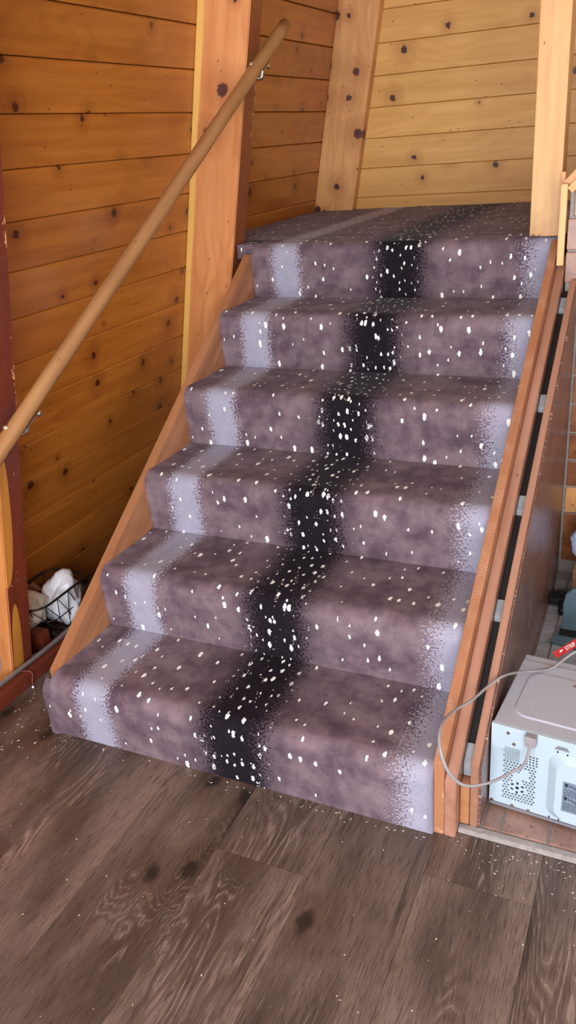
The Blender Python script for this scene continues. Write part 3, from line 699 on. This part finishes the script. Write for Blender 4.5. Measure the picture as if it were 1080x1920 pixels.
P_ = 0.0074; nz = int((VZ1 - VZ0) / P_); pz = (VZ1 - VZ0) / nz
odd = {}
for j in range(nz):
    z0 = VZ0 + j * pz; x = VX0
    fine_row = z0 > VZ1 - 0.045
    xo = P_ / 2 if j % 2 else 0.0
    if xo: quad(VX0, z0, VX0 + xo, z0 + pz)
    x = VX0 + xo
    if fine_row:
        xe = VX0 + 0.040; p2 = pz / 2
        for jj in range(2):
            xx = x
            while xx + p2 <= xe + 1e-6:
                cell(xx, z0 + jj * p2, xx + p2, z0 + (jj + 1) * p2, xx + p2 / 2, z0 + (jj + .5) * p2, p2 * .40, p2 * .40, 8); xx += p2
            endx = xx
            quad(endx, z0 + jj * p2, VX0 + 0.050, z0 + (jj + 1) * p2)
        x = VX0 + 0.050
        if z0 > VZ1 - 0.010: quad(x, z0, VX1, z0 + pz); continue
    while x + P_ <= VX1 + 1e-6:
        cx, cz = x + P_ / 2, z0 + pz / 2
        if in_solid(cx, cz): quad(x, z0, x + P_, z0 + pz)
        else: cell(x, z0, x + P_, z0 + pz, cx, cz, P_ * .38, pz * .36)
        x += P_
    if VX1 - x > 1e-6: quad(x, z0, VX1, z0 + pz)
# side returns of the panel
for c in (((0, 0, 0.016), (0, 0, MH), (0, 0.008, MH), (0, 0.008, 0.016)), ((MW, 0, 0.016), (MW, 0.008, 0.016), (MW, 0.008, MH), (MW, 0, MH)), ((0, 0, MH), (MW, 0, MH), (MW, 0.008, MH), (0, 0.008, MH))):
    bm.faces.new([bm.verts.new(q) for q in c])
bmesh.ops.remove_doubles(bm, verts=bm.verts[:], dist=1e-6); bmesh.ops.recalc_face_normals(bm, faces=bm.faces[:])
mesh_obj('back_panel', bm, m_mw_back, mw)
box('vent_cavity', (VX0 - 0.004, 0.004, VZ0 - 0.004), (VX1 + 0.004, 0.0058, VZ1 + 0.004), m_dark, mw, 0)
bm = bmesh.new()
for i in range(6):
    a = i * math.pi / 3 + 0.5
    bmesh.ops.create_circle(bm, cap_ends=True, segments=10, radius=0.0042, matrix=Matrix.Translation((0.064 + 0.0135 * math.cos(a), -0.0004, 0.075 + 0.0135 * math.sin(a))) @ Matrix.Rotation(a, 4, 'Y') @ Matrix.Rotation(math.pi / 2, 4, 'X') @ Matrix.Scale(0.6, 4, (0, 1, 0)))
bmesh.ops.create_circle(bm, cap_ends=True, segments=12, radius=0.0042, matrix=Matrix.Translation((0.064, -0.0004, 0.075)) @ Matrix.Rotation(math.pi / 2, 4, 'X'))
tag(mesh_obj('vent_star', bm, m_dark, mw), kind='stuff')
# embossed boss with rating label
bm = bmesh.new(); sw = lambda p, z: (p[0], -z, p[1])
plate(bm, rr2(0.130, 0.022, 0.400, 0.206, 0.03), rr2(0.150, 0.036, 0.380, 0.192, 0.024), 0.0, 0.014, sw)
mesh_obj('boss', bm, m_mw_back, mw)
lab = box('rating_label', (0.166, -0.0150, 0.062), (0.262, -0.0138, 0.146), m_label, mw, 0)
def text(name, body, size, mat, parent, M, ext=0.0002):
    cu = bpy.data.curves.new(name, 'FONT'); cu.body = body; cu.size = size; cu.extrude = ext
    t = bpy.data.objects.new(name, cu); COL.objects.link(t)
    bpy.context.view_layer.update()
    me = bpy.data.meshes.new_from_object(t.evaluated_get(bpy.context.evaluated_depsgraph_get()))
    bpy.data.objects.remove(t); me.materials.clear(); me.materials.append(mat)
    o = bpy.data.objects.new(name, me); COL.objects.link(o); o.parent = parent; o.matrix_local = M; return o
TM = lambda x, z: frame((1, 0, 0), (0, 0, 1), (0, -1, 0), (x, -0.0152, z))
for z in (0.132, 0.094):
    text('lettering', 'Magic Chef', 0.0125, m_ink, lab, TM(0.179, z))
    b2 = bm_prism(bmesh.new(), [(0.169, z + 0.009), (0.1715, z + 0.011), (0.174, z + 0.009), (0.1765, z + 0.011), (0.178, z + 0.008), (0.1745, z), (0.172, z)], 'y', -0.0154, -0.0149); mesh_obj('emblem', b2, m_ink, lab)
bm = bmesh.new()
for z in (0.126, 0.1215, 0.117, 0.1125, 0.108, 0.087, 0.0825, 0.078, 0.0735, 0.069):
    x = 0.169
    while x < 0.256:
        w = random.uniform(0.003, 0.009); bm_box(bm, (x, -0.0153, z - 0.0006), (min(x + w, 0.258), -0.0149, z + 0.0008)); x += w + 0.0016
tag(mesh_obj('small_print', bm, m_ink, lab), kind='stuff')
bm = bm_prism(bmesh.new(), [(0.140, 0.217), (0.172, 0.217), (0.166, 0.226), (0.146, 0.226)], 'y', -0.0012, 0.0004); mesh_obj('slot', bm, m_mw_gray, mw)
for sx, sz in ((0.038, 0.226), (0.052, 0.199), (0.007, 0.020), (0.055, 0.020), (0.092, 0.019)):
    cyl('screw', (sx, -0.0012, sz), (0, 1, 0), 0.0042, 0.0028, m_chrome, mw, 12)
for sx, sz in ((0.147, 0.210), (0.168, 0.208), (0.139, 0.0195), (0.160, 0.0185)):
    cyl('hole_plug', (sx, -0.0005, sz), (0, 1, 0), 0.0022, 0.001, m_ink, mw, 10)
# power cord (flat grey flex) leaves the panel, loops over the stair board and back over the top
mwi = (Matrix.Translation(mw.location) @ Matrix.Rotation(-0.085, 4, 'Z')).inverted()
wp = [(1.262, 0.106, 0.232), (1.261, 0.088, 0.214), (1.254, 0.068, 0.200), (1.232, 0.045, 0.193), (1.194, 0.0, 0.192), (1.149, -0.03, 0.198), (1.116, -0.04, 0.236), (1.094, -0.025, 0.284), (1.086, 0.02, 0.303), (1.097, 0.085, 0.295), (1.126, 0.135, 0.296), (1.152, 0.192, 0.302), (1.178, 0.232, 0.308), (1.210, 0.295, 0.284), (1.250, 0.352, 0.258), (1.272, 0.376, 0.256), (1.290, 0.393, 0.268), (1.318, 0.41, 0.290), (1.37, 0.44, 0.31), (1.46, 0.48, 0.28), (1.60, 0.50, 0.12), (1.75, 0.52, 0.013)]
cp = catmull([mwi @ Vector(p) for p in wp], 10)
cord = tube('power_cord', cp, 0.0042, m_cord, mw, 10, flat=0.72)
b2 = bm_box(bmesh.new(), (-0.0125, -0.010, -0.013), (0.0125, 0.010, 0.013), 0.0025); bmesh.ops.transform(b2, matrix=Matrix.Translation(mwi @ Vector((1.263, 0.112, 0.238))), verts=b2.verts[:])
mesh_obj('strain_relief', b2, m_cord, cord)

# ------------------------------------------------------------------ things behind the microwave
dp = tag(empty('dustpan', (1.300, 0.90, 0.009)), 'blue-grey dustpan standing on end on the hearth tiles behind the microwave', 'dustpan')
outl = [(-0.072, 0.0), (-0.066, 0.05), (-0.068, 0.10), (-0.062, 0.135), (-0.045, 0.155), (-0.015, 0.165), (0.02, 0.166), (0.055, 0.156), (0.075, 0.13), (0.078, 0.08), (0.074, 0.0)]
bm = bm_prism(bmesh.new(), outl, 'y', 0.030, 0.048, 0.004); mesh_obj('pan', bm, m_pan, dp)
bm = bm_prism(bmesh.new(), [(-0.092, -0.045), (0.10, -0.085), (0.12, 0.03), (-0.070, 0.055)], 'z', 0.0, 0.010, 0.002); mesh_obj('lip', bm, m_pan, dp)
box('lip_edge', (-0.07, -0.008, 0.010), (0.08, 0.028, 0.014), m_black, dp)
box('grip', (-0.014, 0.033, 0.166), (0.022, 0.046, 0.25), m_pan, dp, 0.004)
br = tag(empty('hand_brush', (1.215, 1.10, 0.009)), 'black-bristled hand brush lying by the brown side panel behind the dustpan', 'brush')
bm = bmesh.new()
for i in range(260):
    a = random.uniform(-0.040, 0.05); b = random.uniform(-0.018, 0.018); h = random.uniform(0.03, 0.055); lx = random.gauss(0, 0.010); ly = random.gauss(0, 0.008)
    z0 = 0.028
    q = [bm.verts.new((a + dx, b + dy, z0 + random.uniform(-.004, .004))) for dx, dy in ((0, 0), (0.002, 0), (0.001, 0.002))]; t = bm.verts.new((a + lx, b + ly, z0 + h * 0.8))
    for i3 in range(3): bm.faces.new((q[i3], q[(i3 + 1) % 3], t))
tag(mesh_obj('bristles', bm, m_bristle, br), kind='stuff')
box('brush_back', (-0.044, -0.022, 0.004), (0.054, 0.022, 0.030), m_bristle, br, 0.008)
tube('handle', catmull([(0.0, -0.02, 0.017), (0.004, -0.045, 0.016), (0.006, -0.075, 0.0135)], 6), 0.012, m_black, br, 12)
st = tag(empty('red_strip', (1.315, 0.50, 0.2495)), 'red card strip with white lettering behind the microwave', 'strip')
SX = Vector((0.55, 0.80, 0.10)).normalized(); SY = Vector((-0.70, 0.45, 0.45)); SY = (SY - SX * SY.dot(SX)).normalized(); SZ = SX.cross(SY)
FM = frame(SX, SY, SZ, (-0.045, -0.080, 0.012))
box('card', (0, -0.009, -0.001), (0.30, 0.009, 0.001), m_redstrip, st, 0.0004, FM)
text('lettering', 'STRIP', 0.014, m_white, st, FM @ Matrix.Translation((0.036, -0.005, 0.0011)))
b2 = bm_prism(bmesh.new(), [(0.016, -0.002), (0.021, 0.001), (0.024, -0.001), (0.028, 0.002), (0.027, 0.004), (0.018, 0.003)], 'z', 0.0010, 0.0014); mesh_obj('emblem', b2, m_white, st, FM)
lump('plastic_bag', (1.300, 1.22, 0.215), (0.075, 0.05, 0.085), 5.5, m_bagb, 'pale blue plastic bag against the brown tiled wall', 0.3, 2.0)
tag(box('cardboard_box', (1.235, 1.15, 0.0093), (1.42, 1.315, 0.115), m_kraft, None, 0.002), 'small brown cardboard box under the pale blue bag', 'box')

# ------------------------------------------------------------------ lint left from the carpet fitting
bm = bmesh.new()
def bit(x, y, z, l, w):
    a = random.uniform(0, math.pi); c, s_ = math.cos(a), math.sin(a); h = w * 0.6
    P4 = [(-l, -w), (l * 0.8, -w * 0.6), (l, w * 0.8), (-l * 0.7, w)]
    lo = [bm.verts.new((x + p * c - q * s_, y + p * s_ + q * c, z)) for p, q in P4]; tp = bm.verts.new((x + random.uniform(-w, w), y + random.uniform(-w, w), z + h))
    bm.faces.new(lo[::-1])
    for i in range(4): bm.faces.new((lo[i], lo[(i + 1) % 4], tp))
for i in range(70): bit(random.uniform(1.13, 1.45), -abs(random.gauss(0.0, 0.03)) + 0.02 if random.random() < .6 else random.uniform(-0.12, 0.02), 0.0003, random.uniform(.0008, .0036), random.uniform(.0005, .0012))
for i in range(40): bit(random.uniform(-0.20, -0.02), random.uniform(-0.12, 0.2), 0.0003, random.uniform(.001, .005), random.uniform(.0006, .0018))
for i in range(80): bit(random.uniform(0.0, 1.45), random.uniform(-0.8, -0.01), 0.0003, random.uniform(.0006, .003), random.uniform(.0005, .0013))
for i in range(40): bit(random.uniform(0.02, 1.06), random.uniform(-0.03, -0.012), 0.0003, random.uniform(.0008, .004), random.uniform(.0005, .0016))
tag(mesh_obj('carpet_lint', bm, m_lint), 'tiny white carpet scraps scattered over the wood floor', 'lint', kind='stuff')
bm = bmesh.new()
for i in range(120):
    y = random.uniform(0.05, 1.36); bit(WID + random.gauss(0.0265, 0.004), y, 0.161 + SLOPE * y, random.uniform(.0008, .0035), random.uniform(.0005, .0012))
for k in range(1, 6):
    for i in range(16):
        y = k * RUN + random.uniform(-0.03, 0.03); bit(WID + random.uniform(0.001, 0.010), y, 0.204 + SLOPE * y, random.uniform(.001, .004), random.uniform(.0008, .0018))
o = unshift(mesh_obj('carpet_fluff', bm, m_lint, stair)); o['kind'] = 'stuff'
